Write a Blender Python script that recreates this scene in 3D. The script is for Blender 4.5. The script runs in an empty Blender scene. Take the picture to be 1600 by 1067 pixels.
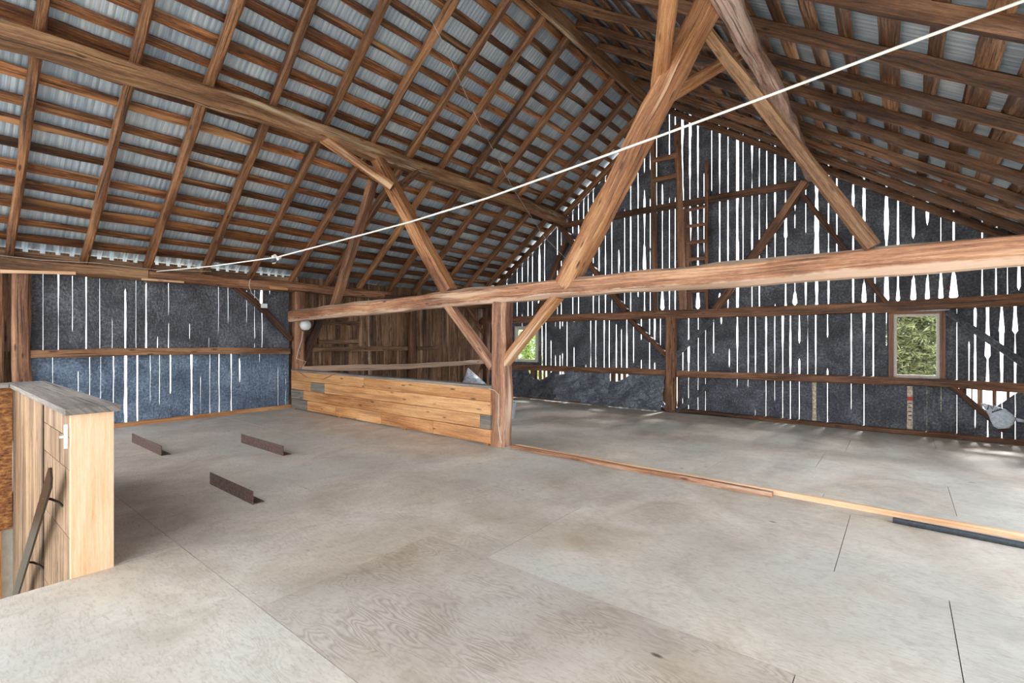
import bpy, bmesh, math, random
from mathutils import Vector, noise
from math import radians as R, sin, cos, pi
random.seed(7)
sc = bpy.context.scene
C = bpy.context.collection

# ------------------------------------------------------------------ camera, world, exposure
EYE = 1.5
FPX = 756.75
YAW = R(38.836)                      # view direction measured from the ridge axis (+X) towards the eave wall (+Y)
CXP, CYP = 799.9, 527.7
cam = bpy.data.cameras.new('camera')
camo = bpy.data.objects.new('camera', cam)
C.objects.link(camo)
camo.location = (0, 0, EYE)
camo.rotation_euler = (R(90), 0, YAW - R(90))
cam.sensor_width = 36
cam.lens = 36 * FPX / 1600
cam.shift_y = (CYP - 533.5) / 1600
cam.clip_start = .05
cam.clip_end = 300
sc.camera = camo

world = bpy.data.worlds.new('overcast sky')
sc.world = world
world.use_nodes = True
wn = world.node_tree
wn.nodes['Background'].inputs[0].default_value = (.90, .95, 1.0, 1)
wn.nodes['Background'].inputs[1].default_value = 3.5
sun = bpy.data.lights.new('hazy sun', 'SUN')
sun.energy = 8.0; sun.angle = R(10); sun.color = (1.0, .98, .95)
suno = bpy.data.objects.new('hazy sun', sun); C.objects.link(suno)
suno.rotation_euler = Vector((-1.0, .12, -.85)).to_track_quat('-Z', 'Y').to_euler()

sc.view_settings.view_transform = 'Standard'
sc.view_settings.look = 'None'
sc.view_settings.gamma = 1
sc.view_settings.use_curve_mapping = False
sc.view_settings.exposure = 0.27
sc.cycles.max_bounces = 8
sc.cycles.diffuse_bounces = 6
sc.cycles.sample_clamp_indirect = 6

# ------------------------------------------------------------------ survey helpers: sight lines from the eye onto known planes
def ray(px, py):
    u = (px - CXP) / FPX
    return Vector((cos(YAW) + u * sin(YAW), sin(YAW) - u * cos(YAW), (CYP - py) / FPX))
def at_x(px, py, X):
    r = ray(px, py); return r * (X / r.x) + Vector((0, 0, EYE))
def at_y(px, py, Y):
    r = ray(px, py); return r * (Y / r.y) + Vector((0, 0, EYE))
def at_z(px, py, Z):
    r = ray(px, py); return r * ((Z - EYE) / r.z) + Vector((0, 0, EYE))

# ------------------------------------------------------------------ dimensions
RIDGE_Y, RIDGE_Z = 4.45, 6.90
SL, SR = .735, .66                   # slopes of the rafters' undersides
YE, YR = 10.25, -1.75                # left and right eave walls
XB, XT, XG = -1.8, 5.15, 11.43       # back end, cross frame, far gable wall
ZLOW = -.25                          # the bay beyond the cross frame lies a step lower
def roof(y):
    return RIDGE_Z - (y - RIDGE_Y) * SL if y > RIDGE_Y else RIDGE_Z - (RIDGE_Y - y) * SR

# ------------------------------------------------------------------ materials
def lin(c):
    return tuple((x / 12.92 if x <= .04045 else ((x + .055) / 1.055) ** 2.4) for x in (v / 255 for v in c)) + (1,)
class NT:
    def __init__(s, name, rough=.6):
        s.m = bpy.data.materials.new(name); s.m.use_nodes = True
        s.t = s.m.node_tree; s.n = s.t.nodes; s.b = s.n['Principled BSDF']
        s.b.inputs['Roughness'].default_value = rough
    def node(s, typ, **kw):
        n = s.n.new(typ)
        for k, v in kw.items():
            if k in n.inputs.keys(): n.inputs[k].default_value = v
            else: setattr(n, k, v)
        return n
    def link(s, a, b): s.t.links.new(a, b)
    def math(s, op, a, b=None, clamp=False):
        n = s.n.new('ShaderNodeMath'); n.operation = op; n.use_clamp = clamp
        for i, v in enumerate((a, b)):
            if v is None: continue
            if isinstance(v, (int, float)): n.inputs[i].default_value = v
            else: s.link(v, n.inputs[i])
        return n.outputs[0]
    def mix(s, fac, a, b, mode='MIX'):
        n = s.n.new('ShaderNodeMix'); n.data_type = 'RGBA'; n.blend_type = mode
        for sock, v in ((n.inputs['Factor'], fac), (n.inputs['A'], a), (n.inputs['B'], b)):
            if isinstance(v, (int, float, tuple)): sock.default_value = v
            else: s.link(v, sock)
        return n.outputs['Result']
    def ramp(s, fac, stops):
        n = s.n.new('ShaderNodeValToRGB'); e = n.color_ramp.elements
        while len(e) < len(stops): e.new(.5)
        for i, (p, c) in enumerate(stops):
            e[i].position = p; e[i].color = c
        s.link(fac, n.inputs[0]); return n.outputs[0]
    def bump(s, h, strength=.3, dist=.01):
        n = s.node('ShaderNodeBump'); n.inputs['Strength'].default_value = strength; n.inputs['Distance'].default_value = dist
        s.link(h, n.inputs['Height']); s.link(n.outputs[0], s.b.inputs['Normal'])
    def noise(s, vec, scale, detail=4, rough=.6, dist=0.):
        n = s.node('ShaderNodeTexNoise', Scale=scale, Detail=detail, Roughness=rough, Distortion=dist)
        s.link(vec, n.inputs['Vector']); return n.outputs['Fac']
G = lambda v: (v, v, v, 1)
def coords(t, ku, kv, off=0.):
    uv = t.node('ShaderNodeUVMap'); oi = t.node('ShaderNodeObjectInfo')
    sp = t.node('ShaderNodeSeparateXYZ'); t.link(uv.outputs[0], sp.inputs[0])
    cb = t.node('ShaderNodeCombineXYZ')
    t.link(t.math('MULTIPLY', sp.outputs[0], ku), cb.inputs[0])
    t.link(t.math('MULTIPLY', sp.outputs[1], kv), cb.inputs[1])
    t.link(t.math('ADD', t.math('MULTIPLY', oi.outputs['Random'], 61.), off), cb.inputs[2])
    return cb.outputs[0], oi.outputs['Random']

def wood(name, dark, mid, light, rough=.65, pale=None, pale_amt=.5, crack=.62, vary=.35, knots=True, bump=.5, edge=None):
    t = NT(name, rough)
    v1, rnd = coords(t, 1.6, 44.)
    g = t.noise(v1, 1., 8, .72, .25)
    vf, _ = coords(t, 14., 120., 3.)
    fn = t.noise(vf, 1., 4, .7)
    v2, _ = coords(t, .55, 3.2, 7.)
    p = t.noise(v2, 1., 3, .55)
    f = t.math('ADD', t.math('ADD', t.math('MULTIPLY', g, .42), t.math('MULTIPLY', p, .4)), t.math('MULTIPLY', fn, .18))
    col = t.ramp(f, [(.40, lin(dark)), (.5, lin(mid)), (.60, lin(light))])
    if pale:
        v3, _ = coords(t, .35, 4.5, 19.)
        q = t.noise(v3, 1., 4, .6)
        col = t.mix(t.ramp(q, [(.5 + .12 * (1 - pale_amt), G(0)), (.62 + .12 * (1 - pale_amt), G(.85))]), col, lin(pale))
    if edge:                                                   # waney sapwood along the lower arris, grey dust on the upper one
        uvn = t.node('ShaderNodeUVMap'); sp = t.node('ShaderNodeSeparateXYZ'); t.link(uvn.outputs[0], sp.inputs[0])
        ve, _ = coords(t, 2.2, 3., 77.)
        wv = t.math('ADD', sp.outputs[1], t.math('MULTIPLY', t.math('SUBTRACT', t.noise(ve, 1., 4, .6), .5), .14))
        col = t.mix(t.ramp(wv, [(.205, G(.8)), (.225, G(0))]), col, lin(edge[0]))
        col = t.mix(t.ramp(wv, [(.375, G(0)), (.40, G(.75))]), col, lin(edge[1]))
    # drying cracks along the grain
    v4, _ = coords(t, .8, 42., 31.)
    c = t.noise(v4, 1., 2, .5)
    ck = t.ramp(c, [(crack, G(0)), (crack + .06, G(.75))])
    col = t.mix(ck, col, lin(tuple(x * .45 for x in dark)))
    if knots:
        v5, _ = coords(t, 2.2, 9., 43.)
        vo = t.node('ShaderNodeTexVoronoi', Scale=1.); t.link(v5, vo.inputs['Vector'])
        kn = t.ramp(vo.outputs['Distance'], [(.07, G(.8)), (.16, G(0))])
        col = t.mix(kn, col, lin(tuple(x * .4 for x in dark)))
    hs = t.node('ShaderNodeHueSaturation'); t.link(col, hs.inputs['Color'])
    t.link(t.math('ADD', t.math('MULTIPLY', rnd, vary), 1 - vary / 2), hs.inputs['Value'])
    t.link(hs.outputs[0], t.b.inputs['Base Color'])
    t.bump(t.math('SUBTRACT', f, t.math('MULTIPLY', ck, .6)), bump, .012)
    return t.m

M = {}
M['rafter'] = wood('old rafter wood', (58, 36, 24), (122, 82, 54), (176, 126, 86), .6, pale=(165, 118, 78), pale_amt=.3)
M['rafter_sawn'] = wood('sawn rafter wood', (70, 44, 29), (136, 92, 60), (182, 134, 92), .6)
M['lath_shaded'] = wood('shaded slab lath wood', (42, 28, 20), (92, 62, 43), (176, 132, 98), .32, pale=(196, 160, 132), pale_amt=.3, vary=.8, bump=.9)  # lath wood darkened: shade of the right slope put into its colour
M['rafter_shaded'] = wood('shaded rafter wood', (48, 31, 22), (104, 70, 47), (156, 112, 78), .6)  # right-slope rafters: their shade is painted in as a darker brown
M['lath'] = wood('slab lath wood', (40, 24, 14), (108, 66, 39), (190, 130, 84), .3, pale=(196, 146, 100), pale_amt=.4, vary=.7, bump=.9)
M['purlin'] = wood('hewn purlin wood', (78, 50, 32), (134, 96, 66), (182, 142, 104), .7, pale=(206, 184, 154), pale_amt=.4)
M['tie'] = wood('weathered tie beam wood', (88, 56, 40), (166, 114, 82), (214, 168, 130), .62, pale=(216, 180, 148), pale_amt=.45, vary=.1, edge=((208, 178, 154), (150, 138, 124)))
M['strut'] = wood('orange hewn strut wood', (104, 62, 38), (174, 118, 76), (218, 170, 122), .6, pale=(236, 210, 176), pale_amt=.3, vary=.12)
M['pale_hewn'] = wood('pinkish pale hewn wood', (122, 88, 74), (186, 152, 136), (220, 196, 182), .7, pale=(226, 206, 196), pale_amt=.6, vary=.1)
M['post'] = wood('peeled post wood', (100, 64, 46), (166, 118, 88), (212, 172, 142), .65, pale=(220, 194, 172), pale_amt=.6, vary=.15)
M['dark'] = wood('dark barn wood', (44, 27, 17), (94, 60, 38), (140, 94, 62), .65)
M['brace'] = wood('brown brace wood', (60, 39, 27), (122, 82, 57), (174, 128, 94), .65)
M['barn_board'] = wood('brown vertical barn boards', (46, 31, 22), (112, 82, 58), (172, 134, 100), .75, pale=(190, 156, 122), pale_amt=.3, vary=.2)
M['pine'] = wood('orange pine planks', (142, 86, 46), (198, 140, 86), (226, 176, 122), .5, pale=(150, 104, 66), pale_amt=.25, vary=.22, crack=.72, bump=.2)
M['fresh'] = wood('pale fresh pine', (206, 158, 116), (226, 184, 144), (238, 204, 170), .55, vary=.05, crack=.8, bump=.15)
M['grey_wood'] = wood('grey weathered plank', (92, 86, 80), (134, 126, 118), (164, 156, 146), .75, vary=.1, knots=False)
M['blue_grey'] = wood('blue grey plank end', (84, 84, 84), (124, 118, 110), (160, 140, 116), .75, vary=.1)
M['old_ply'] = wood('weathered brown plywood', (84, 62, 46), (150, 120, 92), (192, 160, 126), .75, pale=(206, 180, 148), pale_amt=.4, crack=.6, vary=.05, bump=.9)

def simple(name, c, rough=.5, metal=0., nscale=30, var=.25, bump=.1, spec=None):
    t = NT(name, rough)
    tc = t.node('ShaderNodeTexCoord')
    n = t.noise(tc.outputs['Object'], nscale, 5, .6)
    d = tuple(x * (1 - var) for x in c); l = tuple(min(255, x * (1 + var)) for x in c)
    t.link(t.ramp(n, [(.35, lin(d)), (.65, lin(l))]), t.b.inputs['Base Color'])
    t.b.inputs['Metallic'].default_value = metal
    if spec is not None: t.b.inputs['Specular IOR Level'].default_value = spec
    t.bump(n, bump, .005)
    return t.m
M['rust'] = simple('rusty dark steel', (92, 70, 62), .7, .2, 40)
M['rail_metal'] = simple('dark brown painted steel', (66, 56, 46), .35, .5, 60, .1, .02)
M['white_metal'] = simple('white painted metal', (226, 230, 234), .4, 0, 60, .04, .02)
M['rope'] = simple('white braided rope', (232, 228, 220), .8, 0, 300, .06, .2)
M['wire'] = simple('grey galvanised wire', (196, 196, 196), .4, .6, 90, .05, 0)
M['cable'] = simple('white sheathed cable', (206, 196, 180), .5, 0, 90, .05, 0)
M['tan_rope'] = simple('tan twine', (176, 136, 84), .8, 0, 200, .1, .1)
M['black'] = simple('black rubber', (46, 52, 58), .5, 0, 40, .2, .05)
M['bucket'] = simple('pale blue plastic', (188, 206, 222), .35, 0, 30, .03, 0)
M['galv'] = simple('galvanised sheet', (196, 206, 218), .35, .2, 14, .14, .1)
M['white_sheet'] = simple('white plastic house wrap', (214, 226, 238), .4, 0, 26, .08, .3)
M['cream'] = simple('cream paper backing', (206, 192, 170), .7, 0, 20, .2, .2)
M['ink'] = simple('dark print ink', (40, 46, 54), .6, 0, 30, .1, 0)
M['red_ink'] = simple('red print ink', (190, 60, 50), .6, 0, 30, .1, 0)
M['sash'] = simple('beige window sash', (206, 200, 184), .5, 0, 30, .05, 0)
M['casing'] = wood('brown window casing', (104, 66, 48), (146, 98, 72), (176, 128, 98), .55, vary=.05)
M['cavity'] = simple('dark cavity timber', (26, 20, 16), .9, 0, 10, .2, 0)
M['lamp_box'] = simple('galvanised lamp housing', (120, 118, 112), .5, .4, 30, .1, 0)

def glass():
    t = NT('window glass', .02)
    t.b.inputs['Transmission Weight'].default_value = 1; t.b.inputs['IOR'].default_value = 1.02
    t.b.inputs['Base Color'].default_value = (.97, .99, .98, 1)
    return t.m
M['glass'] = glass()
def globe():
    t = NT('frosted white lamp glass', .12)
    t.b.inputs['Base Color'].default_value = lin((226, 228, 230))
    t.b.inputs['Coat Weight'].default_value = .6
    t.b.inputs['Subsurface Weight'].default_value = .2
    return t.m
M['globe'] = globe()

def fabric(name, a, b, c, rough=.5):
    t = NT(name, rough)
    uv = t.node('ShaderNodeUVMap')
    n1 = t.noise(uv.outputs[0], 26, 8, .8)
    n2 = t.noise(uv.outputs[0], 2.2, 4, .6, .5)
    f = t.math('ADD', t.math('MULTIPLY', n1, .68), t.math('MULTIPLY', n2, .32))
    t.link(t.ramp(f, [(.38, lin(a)), (.5, lin(b)), (.64, lin(c))]), t.b.inputs['Base Color'])
    mp = t.node('ShaderNodeMapping'); mp.inputs['Scale'].default_value = (3, 1.3, 1); t.link(uv.outputs[0], mp.inputs['Vector'])
    w = t.noise(mp.outputs[0], 3.5, 5, .6, 1.6)
    t.bump(t.math('ADD', t.math('MULTIPLY', w, 1.), t.math('MULTIPLY', n1, .12)), .7, .05)
    t.b.inputs['Sheen Weight'].default_value = .25
    return t.m
M['felt'] = fabric('black landscape fabric', (36, 37, 42), (74, 76, 84), (136, 140, 148))
M['felt_blue'] = fabric('blue black tarpaulin', (52, 66, 82), (94, 114, 136), (156, 178, 200), .4)  # grey-blue tarpaulin, made bluer by putting reflected light into the colour
M['felt_grey'] = fabric('crumpled grey sheeting', (52, 56, 62), (106, 112, 122), (190, 200, 210), .3)  # pale stop paints the highlights on the folds into the colour

def roof_metal():
    t = NT('galvanised roof sheet', .42)
    tc = t.node('ShaderNodeTexCoord')
    mp = t.node('ShaderNodeMapping'); mp.inputs['Scale'].default_value = (34, .8, .8); t.link(tc.outputs['Object'], mp.inputs['Vector'])
    n = t.noise(mp.outputs[0], 1., 5, .7)
    n2 = t.noise(tc.outputs['Object'], .9, 3, .6)
    f = t.math('ADD', t.math('MULTIPLY', n, .6), t.math('MULTIPLY', n2, .4))
    t.link(t.ramp(f, [(.36, lin((142, 160, 182))), (.52, lin((188, 202, 214))), (.64, lin((226, 232, 236)))]), t.b.inputs['Base Color'])
    t.b.inputs['Metallic'].default_value = .3
    t.bump(n, .3, .006)
    return t.m
M['roof'] = roof_metal()

def ply_floor():
    t = NT('worn plywood deck', .62)
    uv = t.node('ShaderNodeUVMap')
    at = t.node('ShaderNodeAttribute'); at.attribute_name = 'tint'
    sx = t.node('ShaderNodeVectorMath'); sx.operation = 'ADD'; t.link(uv.outputs[0], sx.inputs[0]); 
    m7 = t.node('ShaderNodeVectorMath'); m7.operation = 'SCALE'; m7.inputs['Scale'].default_value = 37.; t.link(at.outputs['Color'], m7.inputs[0])
    t.link(m7.outputs[0], sx.inputs[1])
    mp = t.node('ShaderNodeMapping'); mp.inputs['Scale'].default_value = (3.4, .8, 1); t.link(sx.outputs[0], mp.inputs['Vector'])
    base = t.noise(mp.outputs[0], 1.1, 3, .5)
    # cathedral grain: bands of a stretched height field
    rg = t.math('SINE', t.math('MULTIPLY', base, 230.))
    grain = t.ramp(t.math('ADD', t.math('MULTIPLY', rg, .5), .5), [(0., G(.0)), (.75, G(.55)), (1., G(1.))])
    patch = t.noise(uv.outputs[0], 1.3, 5, .6, .6)
    patch2 = t.noise(uv.outputs[0], .45, 3, .6)
    fine = t.noise(mp.outputs[0], 22., 4, .7)
    col = t.ramp(patch, [(.3, lin((176, 162, 144))), (.48, lin((202, 190, 175))), (.68, lin((222, 213, 200)))])
    col = t.mix(t.math('MULTIPLY', t.ramp(patch2, [(.42, G(0)), (.62, G(1))]), .6), col, lin((190, 194, 190)))
    sep = t.node('ShaderNodeSeparateColor'); t.link(at.outputs['Color'], sep.inputs[0])
    worn = sep.outputs[1]                                   # how raised the grain of this sheet is
    gm = t.math('MULTIPLY', grain, t.math('MULTIPLY', t.math('ADD', worn, .22), t.ramp(t.noise(uv.outputs[0], 2.1, 4, .6), [(.38, G(0)), (.6, G(1))])))
    col = t.mix(t.math('MULTIPLY', gm, .55), col, lin((120, 102, 88)))
    col = t.mix(t.math('MULTIPLY', t.ramp(fine, [(.5, G(0)), (.75, G(1))]), .5), col, lin((140, 122, 104)))
    mot = t.noise(uv.outputs[0], 7., 6, .7, .8)
    col = t.mix(t.math('MULTIPLY', t.ramp(mot, [(.5, G(0)), (.72, G(1))]), .35), col, lin((150, 134, 120)))
    col = t.mix(t.math('MULTIPLY', worn, .38), col, lin((158, 138, 124)))
    # knots, nail heads and flecks of paint
    vo = t.node('ShaderNodeTexVoronoi', Scale=2.6); t.link(uv.outputs[0], vo.inputs['Vector'])
    mk = t.node('ShaderNodeMapping'); mk.inputs['Scale'].default_value = (1, .45, 1); t.link(uv.outputs[0], mk.inputs['Vector'])
    t.link(mk.outputs[0], vo.inputs['Vector'])
    col = t.mix(t.ramp(vo.outputs['Distance'], [(.03, G(.85)), (.05, G(0))]), col, lin((58, 48, 42)))
    vo2 = t.node('ShaderNodeTexVoronoi', Scale=1.15); t.link(uv.outputs[0], vo2.inputs['Vector'])
    col = t.mix(t.ramp(vo2.outputs['Distance'], [(.014, G(.9)), (.022, G(0))]), col, lin((236, 236, 234)))
    st = t.noise(uv.outputs[0], .8, 6, .65, 1.)
    col = t.mix(t.math('MULTIPLY', t.ramp(st, [(.6, G(0)), (.72, G(1))]), .3), col, lin((122, 126, 128)))
    br = t.node('ShaderNodeMix'); br.data_type = 'RGBA'; br.blend_type = 'MULTIPLY'; br.inputs['Factor'].default_value = 1
    t.link(col, br.inputs['A'])
    cb = t.node('ShaderNodeCombineColor')
    for i in range(3): t.link(sep.outputs[0], cb.inputs[i])
    t.link(cb.outputs[0], br.inputs['B'])
    t.link(br.outputs['Result'], t.b.inputs['Base Color'])
    t.bump(t.math('SUBTRACT', patch, t.math('MULTIPLY', gm, .5)), .25, .006)
    return t.m
M['ply'] = ply_floor()
def osb():
    t = NT('oriented strand board', .7)
    uv = t.node('ShaderNodeUVMap')
    mp = t.node('ShaderNodeMapping'); mp.inputs['Scale'].default_value = (1, 2.2, 1); t.link(uv.outputs[0], mp.inputs['Vector'])
    vo = t.node('ShaderNodeTexVoronoi', Scale=22.); t.link(mp.outputs[0], vo.inputs['Vector'])
    n = t.noise(uv.outputs[0], 30, 6, .8, 2.)
    f = t.math('ADD', t.math('MULTIPLY', n, .7), t.math('MULTIPLY', vo.outputs['Distance'], .35))
    t.link(t.ramp(f, [(.3, lin((52, 28, 12))), (.52, lin((134, 82, 38))), (.8, lin((200, 146, 86)))]), t.b.inputs['Base Color'])
    t.bump(f, .3, .004)
    return t.m
M['osb'] = osb()
M['plaster'] = simple('off white stair wall', (206, 204, 192), .7, 0, 12, .06, .05)
M['foliage'] = simple('grey green spruce needles', (124, 130, 92), .8, 0, 6, .4, 0)
M['foliage2'] = simple('fresh green leaves', (150, 172, 92), .8, 0, 6, .3, 0)
M['bark'] = simple('grey bark', (120, 108, 96), .9, 0, 20, .3, .3)
M['ground'] = simple('pale yard gravel', (176, 174, 166), .9, 0, 2, .1, .1)

# ------------------------------------------------------------------ mesh helpers
def tag(o, label=None, cat=None, group=None, kind=None):
    if label: o['label'] = label
    if cat: o['category'] = cat
    if group: o['group'] = group
    if kind: o['kind'] = kind
    return o
def link(name, me, mat, parent=None, loc=None):
    o = bpy.data.objects.new(name, me); C.objects.link(o)
    if mat: me.materials.append(mat)
    if loc is not None: o.location = loc
    if parent: o.parent = parent; o.matrix_parent_inverse = parent.matrix_world.inverted() if False else o.matrix_parent_inverse
    return o
def empty(name, loc, label, cat, group=None):
    o = bpy.data.objects.new(name, None); C.objects.link(o); o.location = loc; o.empty_display_size = .1
    return tag(o, label, cat, group)
class MB:
    """collects quads with uv in metres, then links them as one mesh"""
    def __init__(s): s.v = []; s.f = []; s.uv = []; s.sm = []
    def face(s, pts, uvs, smooth=False):
        i = len(s.v); s.v += [Vector(p) for p in pts]; s.f.append(tuple(range(i, i + len(pts)))); s.uv.append(uvs); s.sm.append(smooth)
    def grid(s, P, UV, closed=False, smooth=True):
        """P[i][j] shared vertices"""
        i0 = len(s.v); n = len(P); m = len(P[0])
        for row in P: s.v += [Vector(p) for p in row]
        for i in range(n - 1):
            for j in range(m if closed else m - 1):
                j2 = (j + 1) % m
                s.f.append((i0 + i * m + j, i0 + i * m + j2, i0 + (i + 1) * m + j2, i0 + (i + 1) * m + j))
                a = UV(i, j); b = UV(i, j + 1); c = UV(i + 1, j + 1); d = UV(i + 1, j)
                s.uv.append((a, b, c, d)); s.sm.append(smooth)
    def box(s, a, b, ax=0):
        """axis-aligned box; ax = axis of the grain"""
        x0, y0, z0 = a; x1, y1, z1 = b
        F = [((x0, y0, z0), (x0, y1, z0), (x1, y1, z0), (x1, y0, z0)), ((x0, y0, z1), (x1, y0, z1), (x1, y1, z1), (x0, y1, z1)),
             ((x0, y0, z0), (x1, y0, z0), (x1, y0, z1), (x0, y0, z1)), ((x0, y1, z0), (x0, y1, z1), (x1, y1, z1), (x1, y1, z0)),
             ((x0, y0, z0), (x0, y0, z1), (x0, y1, z1), (x0, y1, z0)), ((x1, y0, z0), (x1, y1, z0), (x1, y1, z1), (x1, y0, z1))]
        for k, q in enumerate(F):
            o = [i for i in range(3) if i != ax]
            s.face(q, [(p[ax], p[o[0]] + p[o[1]]) for p in q])
    def build(s, name, mat, parent=None, origin=None, sharp=35, merge=False):
        me = bpy.data.meshes.new(name)
        org = Vector(origin) if origin is not None else Vector((0, 0, 0))
        pl = parent.location if parent else Vector((0, 0, 0))
        if parent: org = Vector((0, 0, 0)) + pl
        me.from_pydata([v - org for v in s.v], [], s.f)
        ul = me.uv_layers.new(name='UVMap')
        k = 0
        for q in s.uv:
            for c in q: ul.data[k].uv = c[:2]; k += 1
        for p, sm in zip(me.polygons, s.sm): p.use_smooth = sm
        me.set_sharp_from_angle(angle=R(sharp))
        me.update()
        o = bpy.data.objects.new(name, me); C.objects.link(o); me.materials.append(mat)
        if parent: o.parent = parent
        else: o.location = org
        return o

def resample(pts, seg):
    pts = [Vector(p) for p in pts]; out = [pts[0]]
    for a, b in zip(pts, pts[1:]):
        n = max(1, int(round((b - a).length / seg)))
        for i in range(1, n + 1): out.append(a.lerp(b, i / n))
    return out
SEED = [0]
def timber(name, pts, w, h, mat, up=(0, 0, 1), parent=None, amp=.006, seg=.22, ch=.16, wavy=0., taper=1., label=None, cat=None, group=None):
    """a hewn timber swept along pts: w across, h along 'up'; edges chamfered and slightly uneven"""
    SEED[0] += 1; sd = SEED[0] * 13.7
    P = resample(pts, seg); mb = MB(); up = Vector(up); rows = []; us = []; u = 0
    c = min(w, h) * ch
    prof = [(-w / 2 + c, -h / 2), (w / 2 - c, -h / 2), (w / 2, -h / 2 + c), (w / 2, h / 2 - c), (w / 2 - c, h / 2), (-w / 2 + c, h / 2), (-w / 2, h / 2 - c), (-w / 2, -h / 2 + c)]
    vv = [0]
    for i in range(8):
        a = prof[i]; b = prof[(i + 1) % 8]; vv.append(vv[-1] + math.hypot(a[0] - b[0], a[1] - b[1]))
    n = len(P)
    for i, p in enumerate(P):
        t = (P[min(i + 1, n - 1)] - P[max(i - 1, 0)]).normalized()
        side = t.cross(up).normalized(); uu = side.cross(t)
        if i: u += (p - P[i - 1]).length
        us.append(u); k = 1 + (taper - 1) * i / max(1, n - 1)
        wob = 1 + wavy * noise.noise(Vector((u * 1.1, sd, 3)))
        row = []
        for j, (a, b) in enumerate(prof):
            e = amp * noise.noise(Vector((u * 2.1, j // 2 * 3.1 + sd, 0.5))) + amp * .5 * noise.noise(Vector((u * 7, j * 1.7 + sd, 9)))
            e2 = amp * noise.noise(Vector((u * 1.9, j // 2 * 5.3 + sd, 7.5)))
            row.append(p + side * (a * k * wob + e * 2) + uu * (b * k + e2 * 2))
        rows.append(row)
    mb.grid(rows, lambda i, j: (us[i], vv[j]), closed=True)
    mb.face(list(reversed(rows[0])), [(0, 0.1 * j) for j in range(8)])
    mb.face(rows[-1], [(us[-1], 0.1 * j) for j in range(8)])
    o = mb.build(name, mat, parent, origin=None if parent else P[0])
    if not parent: tag(o, label, cat, group)
    return o
def tube(name, pts, r, mat, parent=None, n=6, label=None, cat=None, seg=None, group=None):
    P = [Vector(p) for p in pts] if not seg else resample(pts, seg)
    mb = MB(); rows = []; us = []; u = 0; m = len(P)
    for i, p in enumerate(P):
        t = (P[min(i + 1, m - 1)] - P[max(i - 1, 0)]).normalized()
        ref = Vector((0, 0, 1)) if abs(t.z) < .9 else Vector((1, 0, 0))
        a = t.cross(ref).normalized(); b = a.cross(t)
        if i: u += (p - P[i - 1]).length
        us.append(u)
        rows.append([p + a * r * cos(2 * pi * k / n) + b * r * sin(2 * pi * k / n) for k in range(n)])
    mb.grid(rows, lambda i, j: (us[i], j * r * 6 / n), closed=True)
    mb.face(list(reversed(rows[0])), [(0, 0)] * n); mb.face(rows[-1], [(0, 0)] * n)
    o = mb.build(name, mat, parent, origin=None if parent else P[0], sharp=60)
    if not parent: tag(o, label, cat, group)
    return o
ORD = ['first', 'second', 'third', 'fourth', 'fifth', 'sixth', 'seventh', 'eighth', 'ninth', 'tenth', 'eleventh', 'twelfth', 'thirteenth', 'fourteenth', 'fifteenth',
       'sixteenth', 'seventeenth', 'eighteenth', 'nineteenth', 'twentieth', 'twenty-first', 'twenty-second', 'twenty-third', 'twenty-fourth', 'twenty-fifth']

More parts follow.
